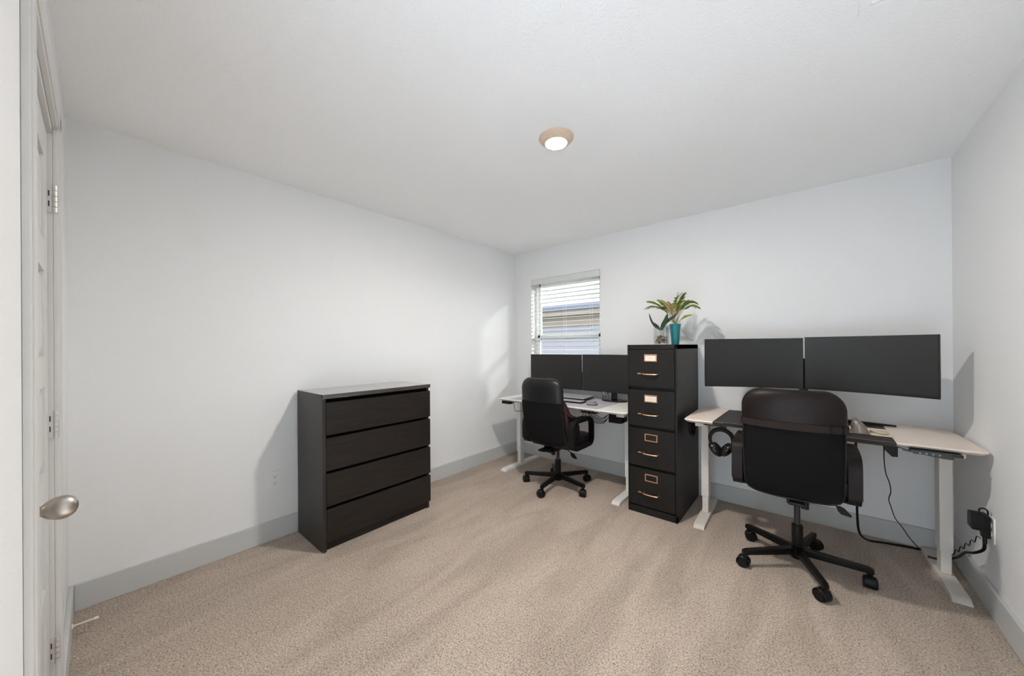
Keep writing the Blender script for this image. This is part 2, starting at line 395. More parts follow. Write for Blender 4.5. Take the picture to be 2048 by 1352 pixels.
# ------------------------------------------------------------------ window
wn_ = sempty('window_1', (0, 0, 0))
FYW = .085
b = MB()
b.box(WX0, WX1, .0, T+.02, WZ0-.02, WZ0); b.box(WX0-.02, WX1+.02, -.02, 0.0, WZ0-.02, WZ0)
b.build('window_sill', M_vinyl, wn_)
b = MB()
for x0, x1, z0, z1 in ((WX0, WX0+.035, WZ0, WZ1), (WX1-.035, WX1, WZ0, WZ1), (WX0, WX1, WZ1-.035, WZ1), (WX0, WX1, WZ0, WZ0+.035)):
    b.box(x0, x1, FYW, FYW+.05, z0, z1, bev=.003)
b.build('window_frame', M_vinyl, wn_)
MR = 1.39
for nm, z0, z1, y in (('upper_sash', MR-.01, WZ1-.035, FYW+.028), ('lower_sash', WZ0+.035, MR+.045, FYW+.005)):
    b = MB()
    for x0, x1, a, c in ((WX0+.035, WX0+.065, z0, z1), (WX1-.065, WX1-.035, z0, z1), (WX0+.035, WX1-.035, z0, z0+.04), (WX0+.035, WX1-.035, z1-.04, z1)):
        b.box(x0, x1, y, y+.02, a, c, bev=.002)
    s_ = b.build(nm, M_vinyl, wn_)
    MB().box(WX0+.06, WX1-.06, y+.008, y+.012, z0+.035, z1-.035).build('window_pane', M_glass, s_, smooth=False)

bl = thing('window_blind', 'white horizontal slat blind hanging open in the window', 'blind', (0, 0, 0))
MB().box(WX0+.004, WX1-.004, -.004, .006, WZ1-.068, WZ1-.002, bev=.004).build('valance', M_slat, bl)
MB().box(WX0+.006, WX1-.006, .010, .058, WZ1-.045, WZ1-.004, bev=.003).build('headrail', M_slat, bl)
b = MB(); z = WZ1-.100; n = 0
while z > WZ0+.06:
    M = Matrix.Translation(((WX0+WX1)/2, .036, z)) @ Matrix.Rotation(R(0), 4, 'X')
    hw = (WX1-WX0)/2-.010
    b.rings([[(x, -.024, -.0012), (x, -.012, .0010), (x, .0, .0018), (x, .012, .0010), (x, .024, -.0012), (x, .024, -.0036), (x, 0, -.0008), (x, -.024, -.0036)] for x in (-hw, hw)], M=M)
    z -= .0462; n += 1
b.build('slats', M_slat, bl, smooth=False)
MB().box(WX0+.01, WX1-.01, .012, .060, WZ0+.012, WZ0+.032, bev=.004).build('bottom_rail', M_slat, bl)
for x in (WX0+.12, (WX0+WX1)/2, WX1-.12):
    b = MB(); b.cyl((x, .010, WZ0+.03), (x, .010, WZ1-.045), .0011, n=6); b.cyl((x, .062, WZ0+.03), (x, .062, WZ1-.045), .0011, n=6)
    b.build('ladder_cord', M_cord, bl)
MB().cyl((WX0+.07, .004, WZ1-.07), (WX0+.071, .002, 1.42), .0035, n=8).build('tilt_wand', M_slat, bl)

# ------------------------------------------------------------------ outside: neighbour house
gnd = struct(MB().box(-14, 12, T+.02, 14, -.6, -.4).build('ground', M_grass))
ho = thing('neighbour_house', 'pale sided neighbouring house with tan trim seen through the window blind', 'house', (-2, 4.2, -.4))
b = MB()
for k in range(13):
    z0 = k*.19; b.rings([[(x, 0, z0), (x, -.022, z0), (x, -.004, z0+.19), (x, 0, z0+.19)] for x in (-6, 1.7)])
b.box(-6, 1.7, 0, .15, 0, 2.47); b.build('siding_wall', M_siding, ho, smooth=False)
MB().box(-6.3, 2.0, -.32, .02, 2.44, 2.46).build('soffit', M_tan, ho)
MB().box(-6, 1.7, -.05, -.0, 2.2, 2.44).build('frieze_board', M_tan, ho)
MB().box(-6.3, 2.0, -.345, -.32, 2.44, 2.66).build('fascia', M_tan, ho)
b = MB(); b.rings([[(x, -.345, 2.69), (x, -.46, 2.69), (x, -.465, 2.64), (x, -.42, 2.56), (x, -.345, 2.55)] for x in (-6.3, 2.0)])
b.build('gutter', M_gutter, ho, smooth=False)
b = MB()
for k in range(22):
    y0, z0 = -.36+k*.22, 2.68+k*.125
    b.rings([[(x, y0, z0), (x, y0-.002, z0+.016), (x, y0+.24, z0+.145), (x, y0+.24, z0+.125)] for x in (-6.3, 2.0)])
b.build('roof', M_roof, ho, smooth=False)

# ------------------------------------------------------------------ ceiling light and vent
LX, LY = 1.737, -1.750
lm = thing('ceiling_light', 'round lit ceiling light with warm-lit ring in the middle of the ceiling', 'ceiling light', (LX, LY, H))
b = MB(); b.lathe([(.094, 0), (.094, -.004), (.089, -.012), (.077, -.022), (.064, -.031), (.058, -.0325), (.056, -.028)], 48, cap=False)
b.build('trim_ring', mat('lamp_ring_warm_tint', (.62, .47, .35), .5), lm)  # tan base colour paints in the warm light falling on the ring
M_lens = mat('lamp_lens', (1, 1, 1), .5, emit=((1, .945, .86), LENS_STRENGTH))
b = MB(); b.lathe([(.0565, -.028), (.049, -.0335), (.028, -.037), (.002, -.038)], 40, cap=False); b.build('lens', M_lens, lm)

vt = thing('ceiling_vent', 'white ceiling air vent cut off by the top edge of the photo', 'vent', (2.927, -1.668, H))
b = MB()
for x0, x1, y0, y1 in ((0, .36, -.03, 0), (0, .36, -.21, -.18), (0, .03, -.18, -.03), (.33, .36, -.18, -.03)):
    b.box(x0, x1, y0, y1, -.008, 0, bev=.003)
b.build('frame', M_ceil, vt)
b = MB()
for k in range(8):
    y = -.045-k*.0175; b.box(.03, .33, y-.006, y+.006, -.002, -.001, M=None)
    b.rings([[(x, y-.006, -.001), (x, y+.006, -.009), (x, y+.0068, -.0085), (x, y-.005, -.0005)] for x in (.03, .33)])
b.build('louvre', M_ceil, vt, smooth=False)
MB().box(.03, .33, -.18, -.03, -.0008, 0).build('duct_opening', mat('duct_grey', (.3, .3, .3), .8), vt)

# ------------------------------------------------------------------ outlets
ol = thing('wall_outlet', 'white wall outlet plate on the left wall beside the dresser', 'outlet', (0, -2.600, .401), R(90))
def outlet_parts(o):
    b = MB(); b.prism(rrect(-.0385, .0385, -.060, .060, .004), 0, .006, M=Matrix.Rotation(R(90), 4, 'X'), bev=.002); b.build('cover_plate', M_white, o)
    for dz in (-.021, .021):
        b = MB(); b.prism(rrect(-.017, .017, dz-.014, dz+.014, .010), .005, .0085, M=Matrix.Rotation(R(90), 4, 'X')); s = b.build('receptacle', M_white, o)
        b = MB(); b.box(-.0075, -.0050, -.0092, -.0084, dz-.004, dz+.006); b.box(.0050, .0075, -.0092, -.0084, dz-.003, dz+.005); b.cyl((0, -.0084, dz-.008), (0, -.0092, dz-.008), .0025, n=10)
        b.build('slots', M_gunmetal, s)
outlet_parts(ol)
ol2 = thing('wall_outlet', 'white wall outlet on the right wall with black plugs in it', 'outlet', (RW, -.600, .402), R(-90))
outlet_parts(ol2)
ad = thing('power_adapter', 'black square power adapter plugged into the right wall outlet', 'adapter', (RW-.009, -.600, .428))
b = MB(); b.box(-.062, -.004, -.034, .034, -.036, .040, bev=.006); b.build('body', M_black, ad)
b = MB(); b.tube(smooth_path([(-.030, .0, .038), (-.030, .004, .058), (-.018, .004, .066), (-.006, .003, .058), (-.004, .002, .038)]), .0035, 8); b.build('strain_loop', M_black, ad)
pc = thing('power_cord', 'thick black cord with plug from the right wall outlet to the desk leg', 'cord', (RW, -.600, .375))  # power cord plugged into the right wall outlet
b = MB(); b.rings([[(x, y*s, z*s) for y, z in rrect(-.017, .017, -.020, .020, .006)] for x, s in ((-.010, 1), (-.030, 1), (-.036, .8))]); b.box(-.030, -.018, -.012, .012, -.052, -.01, bev=.005)
b.build('plug', M_black, pc)
b = MB(); b.tube(smooth_path([(-.024, .0, -.045), (-.026, .01, -.085), (-.045, .05, -.125), (-.058, .12, -.16), (-.064, .19, -.215), (-.075, .26, -.262), (-.12, .30, -.300), (-.155, .31, -.305)]), .0062, 8); b.build('cable', M_black, pc)
wc = MB(); pts = []
for k in range(12):
    t = k/11; pts.append((RW-.035-.030*t, -.590+.32*t+.006*(1 if k % 2 else -1), .352-.245*t+.008*(1 if k % 2 else -1)))
wc.tube(smooth_path(pts, 3), .0022, 6)
tag(wc.build('charging_wire', M_black), 'thin kinked black wire drooping below the power adapter on the right wall', 'wire')

# ------------------------------------------------------------------ dresser
dx0, dx1, dy0, dy1, dz = .025, .447, -2.466, -1.640, 1.0
dresser = thing('dresser', 'tall black-brown wooden dresser with four drawers against the left wall', 'dresser', (0, 0, 0))
b = MB()
side_t = .022
b.prism([(dx0, 0), (dx1-.028, 0), (dx1, .004), (dx1, dz-.022), (dx1-.02, dz-.0005), (dx0, dz-.0005)], 0, side_t, M=Matrix.Translation((0, dy0+side_t, 0)) @ Matrix.Rotation(R(90), 4, 'X'), bev=.001)
b.build('side_panel', M_dressside, dresser)
b = MB()
b.prism([(dx0, 0), (dx1-.020, 0), (dx1-.020, dz-.026), (dx0, dz-.026)], 0, side_t, M=Matrix.Translation((0, dy1-.004, 0)) @ Matrix.Rotation(R(90), 4, 'X'))
b.build('side_panel', M_dressside, dresser)
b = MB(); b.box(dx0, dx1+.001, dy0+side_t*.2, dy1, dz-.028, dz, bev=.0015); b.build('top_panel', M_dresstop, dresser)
MB().box(dx0+.003, dx0+.010, dy0+side_t, dy1-side_t, .05, dz-.03).build('back_panel', M_dressside, dresser)
b = MB(); b.box(dx0+.01, dx1-.055, dy0+side_t, dy1-side_t-.004, .055, dz-.0285); b.build('inner_carcass', M_fabric, dresser)
MB().box(dx1-.05, dx1-.028, dy0+side_t, dy1-side_t, .0, .062).build('plinth', M_dressfront, dresser)
nd = 4; top = dz-.028-.026; bot = .058; gap = .020; hh = (top-bot-gap*3)/4
for k in range(4):
    z0 = bot+k*(hh+gap)
    b = MB(); b.box(dx1-.022, dx1-.002, dy0+side_t+.003, dy1-.001, z0, z0+hh, bev=.0015)
    d = b.build('drawer', M_dressfront, dresser)
    MB().box(dx1-.054, dx1-.022, dy0+side_t+.02, dy1-side_t-.012, z0+.02, z0+hh-.02).build('drawer_box', M_fabric, d)

# ------------------------------------------------------------------ filing cabinet
fc = thing('filing_cabinet', 'tall black four-drawer filing cabinet with copper handles between two desks', 'filing cabinet', (0, 0, 0))
cx0, cx1, cy0, cy1, cz = 1.686, 2.054, -.660, -.030, 1.306
b = MB()
b.box(cx0, cx0+.010, cy0, cy1, 0, cz, bev=.002); b.box(cx1-.014, cx1, cy0, cy1, 0, cz, bev=.002)
b.box(cx0, cx1, cy0, cy1, cz-.036, cz, bev=.003); b.box(cx0+.004, cx1-.004, cy1-.012, cy1, 0, cz-.005)
b.box(cx0, cx1, cy0, cy0+.03, .0, .052, bev=.002); b.box(cx0+.004, cx1-.004, cy0+.010, cy1, .01, .05)
b.box(cx0+.006, cx1-.01, cy0+.024, cy0+.030, .03, cz-.03)
b.build('body', M_cabinet, fc)
zs = [(.982, 1.266), (.680, .956), (.369, .658), (.062, .350)]
for k, (z0, z1) in enumerate(zs):
    b = MB(); b.prism(rrect(cx0+.0125, cx1-.0165, z0, z1, .003), 0, .018, M=Matrix.Translation((0, cy0+.014, 0)) @ Matrix.Rotation(R(90), 4, 'X'), bev=.003)
    d = b.build('drawer', M_cabinet, fc)
    lz0, lz1, lx0_, lx1_ = z1-.090, z1-.034, 1.820, 1.915
    b = MB(); t_ = .0075
    for x0, x1, a, c in ((lx0_, lx1_, lz1-t_, lz1), (lx0_, lx1_, lz0, lz0+t_), (lx0_, lx0_+t_, lz0+t_, lz1-t_), (lx1_-t_, lx1_, lz0+t_, lz1-t_)):
        b.box(x0, x1, cy0-.009, cy0-.003, a, c, bev=.0012)
    b.build('label_holder', M_copper, d, label='copper label holder')
    if k < 2:
        b = MB(); b.box(lx0_+.004, lx1_-.004, cy0-.0055, cy0-.0040, lz0+.004, lz1-.004); b.build('paper_label', M_paper, d, label='paper label with faint print')
        b = MB()
        for q, (xa, xb) in enumerate(((.020, .060), (.020, .074), (.022, .070))):
            b.box(lx0_+xa, lx0_+xb, cy0-.0060, cy0-.0055, lz1-.020-q*.009-.0016, lz1-.020-q*.009)
        b.build('faint_print', M_ink, d)
    hz = z1-.184
    b = MB(); b.tube(smooth_path([(1.810, cy0-.004, hz+.003), (1.811, cy0-.018, hz), (1.822, cy0-.026, hz-.001), (1.866, cy0-.028, hz-.002), (1.908, cy0-.026, hz-.001), (1.919, cy0-.018, hz), (1.920, cy0-.004, hz+.003)], 4), .0058, 10, flat=.8)
    b.build('handle', M_copper, d, label='copper bar handle')
    b = MB(); b.box(1.770, 1.797, cy0-.016, cy0-.004, hz-.004, hz+.006, bev=.003); b.build('latch', M_copper, d, label='copper thumb latch')
MB().cyl((2.025, cy0-.003, 1.288), (2.025, cy0+.001, 1.288), .006, n=16).build('lock', M_gunmetal, fc)

# ------------------------------------------------------------------ desks
def make_desk(label, loc, rz, w, d, zt, leg_x, mt, mleg, foot_y=(-.29, .31), col_y=0.0, front_taper=.03):
    t = thing('standing_desk', label, 'desk', loc, rz, 'sit-stand desks along the back wall')
    b = MB(); th = .022
    poly = rrect(-w/2, w/2, -d/2, d/2, (.035, .035, .012, .012))
    def ins(q, k): return [(x*(1-k/(w/2)), y*(1-k/(d/2))) for x, y in q]
    b.rings([[(x, y, zt-th) for x, y in ins(poly, .016)], [(x, y, zt-.010) for x, y in ins(poly, .002)], [(x, y, zt-.004) for x, y in poly], [(x, y, zt) for x, y in ins(poly, .003)]])
    b.build('desktop', mt, t)
    b = MB(); z1 = zt-th
    b.box(leg_x[0]+.03, leg_x[1]-.03, -.095+col_y, -.060+col_y, z1-.036, z1, bev=.002); b.box(leg_x[0]+.03, leg_x[1]-.03, .060+col_y, .095+col_y, z1-.036, z1, bev=.002)
    b.build('crossbeam', mleg, t)
    for x in leg_x:
        lg = MB().box(x-.026, x+.026, -.040+col_y, .040+col_y, .150, z1-.045, bev=.006).build('leg', mleg, t)
        MB().box(x-.021, x+.021, -.034+col_y, .034+col_y, .028, .160, bev=.005).build('inner_column', mleg, lg)
        b = MB()
        y0, y1 = foot_y
        b.rings([[(x-.034, y, 0), (x+.034, y, 0), (x+.034, y, h), (x+.030, y, h+.003), (x-.030, y, h+.003), (x-.034, y, h)] for y, h in ((y0, .008), (y0+.03, .025), (y1-.03, .025), (y1, .008))])
        b.build('foot', mleg, lg)
        MB().box(x-.035, x+.035, -.19+col_y, .19+col_y, z1-.045, z1, bev=.004).build('top_bracket', mleg, lg)
    return t
LDZ, RDZ = .765, .775
ldesk = make_desk('white standing desk in the corner below the window', (.996, -.358, 0), 0, 1.374, .675, LDZ, (-.648, .578), M_deskwhite, M_legwhite, foot_y=(-.30, .325))
RDL, RDR = (2.768, -.350, 0), R(1.6)
rdesk = make_desk('pale cream standing desk against the right wall below the wide curved monitors', RDL, RDR, 1.352, .625, RDZ, (-.590, .592), M_deskwood, M_legbeige, foot_y=(-.275, .315))
def D(xw, yw, z):                                # world point -> right desk local
    c, s = cos(-RDR), sin(-RDR); x, y = xw-RDL[0], yw-RDL[1]
    return (c*x-s*y, s*x+c*y, z)

# control handsets
hs = thing('desk_handset', 'black control handset under the left corner of the white desk', 'handset', (.408, -.652, LDZ-.0225))
b = MB(); b.prism(rrect(-.055, .055, -.026, .030, .008), -.030, -.004, bev=.004); b.box(-.03, .03, -.01, .02, -.006, 0); b.build('body', M_black, hs)
b = MB(); b.tube(smooth_path([(.058, .01, -.012), (.074, .015, -.016), (.078, .02, -.06), (.082, .03, -.098), (.10, .05, -.104), (.14, .08, -.098), (.19, .10, -.06), (.21, .12, 0)]), .003, 8); b.build('cable', M_gunmetal, hs)
hs2 = thing('desk_handset', 'slim dark grey control handset under the right end of the cream desk', 'handset', (3.262, -.635, RDZ-.0225), RDR)
b = MB(); b.rings([[(x, y-.02, z) for y, z in ((-.022+o, -h), (.03, -h), (.03, 0), (-.018+o, 0))] for x, o, h in ((-.075, .006, .012), (-.065, 0, .018), (-.03, 0, .018), (.03, -.006, .026), (.062, -.006, .026), (.068, .0, .018))])
b.build('body', M_gunmetal, hs2)
b = MB()
for k in range(4): b.cyl((-.045+k*.022, -.043, -.010), (-.045+k*.022, -.0475, -.010), .004, n=10)
b.build('buttons', mat('button_grey', (.25, .25, .25), .4), hs2)
MB().box(.064, .10, -.03, .02, -.016, -.001, bev=.003).build('bracket', M_gunmetal, hs2)

bx = thing('junction_box', 'black wedge-shaped box under the front edge of the cream desk', 'box', (3.122, -.625, RDZ-.0225), RDR)
b = MB(); b.rings([[(-.026, y, 0), (.024, y, 0), (.024, y, -.054), (.002, y, -.056), (-.020, y, -.030)] for y in (-.02, .05)]); b.build('body', M_black, bx, smooth=False)
b = MB(); b.tube(smooth_path([(.024, 0, -.004), (.045, -.02, -.006), (.07, -.02, -.012), (.062, -.02, -.016), (.04, -.015, -.012)]), .0022, 6); b.build('cable_loop', M_black, bx)
b = MB(); pts = [(3.100, -.60, RDZ-.04), (3.098, -.585, .66), (3.118, -.55, .58), (3.125, -.52, .52), (3.14, -.48, .46), (3.140, -.43, .40), (3.150, -.36, .33), (3.185, -.28, .25), (3.215, -.21, .18), (3.26, -.13, .09), (3.32, -.055, .008)]
pts = [(x+.006*sin(k*2.4), y, z) for k, (x, y, z) in enumerate(pts)]
b.tube(smooth_path(pts), .0025, 6); tag(b.build('hanging_wire', M_black), 'thin wavy black wire hanging from the cream desk to the floor', 'wire')
b = MB(); b.tube(smooth_path([(3.005, -.36, RDZ-.025), (3.008, -.36, .62), (3.010, -.35, .48), (3.012, -.34, .36), (3.015, -.30, .22), (3.03, -.23, .09), (3.075, -.14, .022), (3.15, -.085, .008), (3.25, -.058, .007), (3.318, -.048, .007)]), .0062, 8)
tag(b.build('desk_power_cord', M_black), 'thick black cord dropping from the cream desk and lying along the carpet', 'cord')

# black leather desk pad with a front lip
pad = thing('desk_pad', 'black leather desk pad over the front edge of the cream desk', 'desk pad', (2.716, -.390, RDZ+.0003), R(-1.0))
b = MB(); b.prism(rrect(-.425, .425, -.298, .272, .004), 0, .005, bev=.001); b.box(-.425, .425, -.305, -.297, -.016, .005, bev=.002); b.build('sheet', M_padblack, pad)
b = MB()
b.box(-.420, .420, -.2975, -.290, .0052, .0060); b.box(-.424, -.36, -.3065, -.3050, .0008, .004)
b.build('edge_trim', mat('pad_edge', (.14, .125, .11), .35), pad)

cp = MB(); cp.prism(rrect(-.11, .107, -.110, .112, .006), 0, .003)
tag(cp.build('mouse_mat', M_cream, loc=(3.035, -.430, RDZ+.0056)), 'small cream mouse mat on the black desk pad', 'mouse mat')
vm = thing('vertical_mouse', 'tall silver vertical mouse on the cream mat', 'mouse', (3.010, -.500, RDZ+.0088))
rg = []
for z, sx, sy, ox in ((0, 1.0, 1.0, 0), (.006, 1.0, 1.0, 0), (.02, .93, .96, -.001), (.04, .80, .88, -.004), (.056, .62, .78, -.009), (.068, .44, .62, -.013), (.076, .24, .42, -.014), (.080, .05, .12, -.012)):
    rg.append([(ox+.040*sx*cos(a)*(1 if cos(a) > 0 else .9), .055*sy*sin(a), z) for a in [2*pi*i/28 for i in range(28)]])
MB().rings(rg).build('shell', M_mouse, vm)
b = MB(); b.tube(smooth_path([(-.032, -.030, .030), (-.031, -.018, .048), (-.026, -.006, .064), (-.019, .010, .074)]), .005, 8, flat=.6); b.build('thumb_ridge', M_gunmetal, vm)
b = MB(); b.prism(rrect(-.046, .044, -.058, .058, .02), 0, .004); b.build('base', M_mouse, vm)
b = MB(); b.ball((0, 0, .009), (.045, .022, .011), 14); b.ball((.018, -.008, .007), (.03, .018, .008), 12)
o = b.build('cloth_scrap', M_beige, loc=(3.095, -.475, RDZ+.0075)); o.rotation_euler = (0, 0, R(-40)); tag(o, 'crumpled beige cloth scrap right of the silver vertical mouse', 'cloth')
kbd = thing('keyboard', 'black keyboard on the black desk pad, half hidden behind the near chair', 'keyboard', (2.71, -.43, RDZ+.0056), R(-1))
MB().prism(rrect(-.215, .215, -.065, .065, .008), 0, .014, bev=.003).build('body', M_black, kbd)
b = MB()
for r_ in range(5):
    for c_ in range(15): b.box(-.205+c_*.0275, -.205+c_*.0275+.024, -.057+r_*.0235, -.057+r_*.0235+.020, .014, .020, bev=.0015, seg=1)
b.build('keys', M_blackmetal, kbd)

# ------------------------------------------------------------------ monitors
def make_monitor(label, group, A, B, z0, h, sag=0.0, tilt=0, curved_n=14):
    """A, B: left and right ends (x, y) of the screen face, seen from the front; the face looks to the right-hand side of B-A"""
    A, B = Vector((A[0], A[1], 0)), Vector((B[0], B[1], 0)); w = (B-A).length; mid = (A+B)/2
    ang = math.atan2((B-A).y, (B-A).x)
    t = thing('monitor', label, 'monitor', (mid.x, mid.y, z0), ang, group)
    def y_of(x): return sag*(1-(2*x/w)**2)
    n = curved_n if sag else 1
    xs = [-w/2+w*i/n for i in range(n+1)]
    b = MB(); b.rings([[(x, y_of(x)-.000, 0), (x, y_of(x), h), (x, y_of(x)+.016, h-.003), (x, y_of(x)+.020, h*.5), (x, y_of(x)+.018, .003)] for x in xs]); b.build('case', M_bezel, t)
    m_ = .006; xs2 = [-w/2+m_+(w-2*m_)*i/n for i in range(n+1)]
    b = MB(); b.rings([[(x, y_of(x)-.0012, .014), (x, y_of(x)-.0012, h-m_), (x, y_of(x)+.004, h-m_), (x, y_of(x)+.004, .014)] for x in xs2]); b.build('screen', M_screen, t)
    b = MB(); b.box(-w*.28, w*.28, sag+.012, sag+.040, h*.22, h*.78, bev=.012); b.build('back_housing', M_bezel, t)
    return t
GR = 'pair of curved monitors over the cream desk'
make_monitor('left curved black monitor of the pair over the cream desk', GR, (2.205, -.500), (2.7585, -.290), .997, .346, .030)
make_monitor('right curved black monitor of the pair, nearest the right wall', GR, (2.766, -.290), (3.325, -.470), .998, .350, .030)
ms = thing('dual_monitor_stand', 'black monitor stand holding the two curved monitors over the cream desk', 'monitor stand', (2.762, -.165, RDZ+.0055))
b = MB(); b.rings([[(x, -o, .0005), (x, o, .0005), (x, o, h), (x, -o, h)] for x, o, h in ((-.25, .012, .008), (-.15, .02, .014), (.0, .03, .018), (.25, .022, .016), (.44, .008, .009))]); b.build('foot_bar', M_black, ms)
MB().cyl((0, 0, .016), (0, 0, .42), .017, n=18).build('post', M_black, ms)
b = MB()
for sx in (-1, 1): b.tube([(0, 0, .385), (sx*.13, .02, .385), (sx*.275, -.138, .385)], .013, 10)
b.build('arm', M_black, ms)
MB().box(-.026, .022, -.150, -.105, .192, .2150, bev=.003).build('clip', M_black, ms)
b = MB(); b.box(-.010, .010, -.150, .0, .200, .2140); b.build('strut', M_black, ms)

GL = 'pair of monitors on the white desk'
make_monitor('left black monitor on the white desk, half hidden behind the far chair', GL, (.408, -.245), (1.012, -.185), .850, .362)
make_monitor('right black monitor on the white desk, beside the filing cabinet', GL, (1.022, -.185), (1.632, -.225), .850, .365)
st = thing('monitor_stand', 'black oval monitor stand on the white desk under its right monitor', 'monitor stand', (1.345, -.150, LDZ+.0008))
b = MB(); b.rings([[(.125*s*cos(2*pi*i/36), .085*s*sin(2*pi*i/36), z) for i in range(36)] for s, z in ((1, 0), (1, .006), (.93, .012))]); b.build('base', M_blackgloss, st)
b = MB(); b.rings([[(x-.004, y+.012, z) for x, y in rrect(-.026, .026, -.016, .016, .008)] for z in (.011, .30)]); b.build('neck', M_blackgloss, st)
st2 = thing('monitor_stand', 'black monitor stand hidden behind the far chair on the white desk', 'monitor stand', (.71, -.118, LDZ+.0008))
b = MB(); b.rings([[(.125*s*cos(2*pi*i/36), .080*s*sin(2*pi*i/36), z) for i in range(36)] for s, z in ((1, 0), (1, .006), (.93, .012))]); b.build('base', M_blackgloss, st2)
b = MB(); b.rings([[(x, y-.045, z) for x, y in rrect(-.026, .026, -.014, .014, .008)] for z in (.011, .30)]); b.build('neck', M_blackgloss, st2)

# ------------------------------------------------------------------ things on the white desk
dm = MB(); dm.prism([(.45, -.672), (1.424, -.660), (1.432, -.24), (1.436, -.06), (.45, -.06)], LDZ+.0001, LDZ+.0008)
tag(dm.build('desk_mat', M_matgrey), 'lilac grey desk mat on the white desk', 'desk mat')
LZ = LDZ+.001
lt = thing('laptop', 'closed silver laptop on the white desk behind the far chair', 'laptop', (.965, -.275, LZ), R(3))
for x in (-.09, .09): MB().box(x-.010, x+.010, -.08, .09, 0, .0152, bev=.003).build('foot', M_black, lt)
MB().prism(rrect(-.170, .170, -.118, .118, .012), .015, .026, bev=.002).build('base', M_gunmetal, lt)
MB().prism(rrect(-.171, .171, -.119, .119, .012), .027, .034, bev=.002).build('lid', M_alu, lt)
k2 = thing('keyboard', 'pale low keyboard with dark edge in front of the silver laptop', 'keyboard', (.955, -.452, LZ), R(1))
MB().prism(rrect(-.225, .225, -.055, .055, .01), 0, .013, bev=.003).build('body', M_black, k2)
b = MB()
for r_ in range(4):
    for c_ in range(16): b.box(-.217+c_*.0272, -.217+c_*.0272+.024, -.049+r_*.0245, -.049+r_*.0245+.021, .013, .017, bev=.001, seg=1)
b.build('keys', M_alu, k2)
mo = thing('mouse', 'small grey computer mouse on the lilac grey mat', 'mouse', (1.290, -.500, LZ), R(-62))
rg = []
for z, s in ((0, .94), (.004, 1.0), (.010, 1.0), (.018, .90), (.026, .66), (.031, .36), (.0325, .06)):
    rg.append([(.030*s*cos(a), (.050*s)*sin(a)+(.006 if z > .01 else 0), z) for a in [2*pi*i/28 for i in range(28)]])
MB().rings(rg[1:]).build('shell', M_mousegrey, mo)
MB().rings([[(x*1.01, y*1.01, z) for x, y, z in rg[0]], [(x*1.02, y*1.02, .0075) for x, y, z in rg[2]]]).build('base', M_black, mo)
MB().cyl((-.003, .026, .025), (.003, .026, .025), .009, n=12).build('scroll_wheel', M_black, mo)
cup = thing('glass_cup', 'clear glass cup of pens standing on the oval monitor stand', 'cup', (1.268, -.172, LZ+.0125))
b = MB(); b.lathe([(.030, 0), (.034, .004), (.036, .08), (.0335, .08), (.031, .008), (.002, .006)], 28, cap=False); b.build('glass', M_cup, cup)
for k, (dx, dy, ax, hh_) in enumerate(((-.010, 0, -.055, .105), (.008, .006, .022, .12), (.004, -.008, .004, .11))):
    b = MB(); b.tube([(dx*.5, dy, .010), (dx+ax*.8, dy, hh_*.8), (dx+ax, dy, hh_)], [.0035, .0038, .002], 8)
    o = b.build('pen', M_pen, loc=(1.268, -.172, LZ+.0125))
    tag(o, ('dark pen leaning far left in the glass cup', 'dark pen leaning right in the glass cup', 'dark pen upright in the glass cup')[k], 'pen', 'pens in the glass cup')

# cable clutter under the white desk
ps = thing('power_strip', 'black power box with tangled cables under the white desk, beside the filing cabinet', 'power strip', (1.515, -.500, LDZ-.0225))
b = MB(); b.box(-.055, .060, -.03, .12, -.105, -.03, bev=.006); b.box(-.03, .04, -.01, .10, -.032, 0, bev=.004); b.build('body', M_black, ps)
random.seed(4)
for k in range(5):
    b = MB(); x = -.05+random.uniform(-.02, .02)
    b.tube(smooth_path([(x, -.03, -.04-.01*k), (x-.04, -.05, -.07-.012*k), (x-.09-.02*k, -.055, -.055-.012*k), (x-.15-.02*k, -.04, -.035-.008*k), (x-.21, .0, -.002)]), .0028, 6); b.build('cable', M_black, ps)
ct = thing('cable_clip', 'black comb-like cable clip under the front edge of the white desk', 'cable clip', (1.345, -.664, LDZ-.0225))
b = MB(); b.box(-.075, .075, -.004, .03, -.016, 0, bev=.003); b.build('rail', M_black, ct)
for k in range(6):
    b = MB(); x = -.062+k*.025; b.tube(smooth_path([(x, .004, -.008), (x-.005, -.018, -.018), (x-.010, -.026, -.004), (x-.012, -.027, .012)]), .0028, 6); b.build('tine', M_black, ct)

# dark cable bag beside the cabinet, under the left end of the cream desk
cb = thing('cable_bundle', 'dark bundle of cables tucked under the cream desk beside the filing cabinet', 'cables', (2.085, -.46, RDZ-.025))
b = MB(); random.seed(8)
for k in range(9):
    a = random.uniform(0, 6); r_ = random.uniform(.025, .045)
    b.tube([(.025+.012*cos(q*2*pi/14+a)+random.uniform(-.004, .004), -.05+.1*k/9+r_*cos(q*2*pi/14), -.075+r_*1.35*sin(q*2*pi/14)) for q in range(14)], .0035, 6, closed=True)
b.build('coil', M_black, cb)
MB().box(.002, .05, -.08, .08, -.014, 0, bev=.003).build('holder', M_blackgloss, cb)

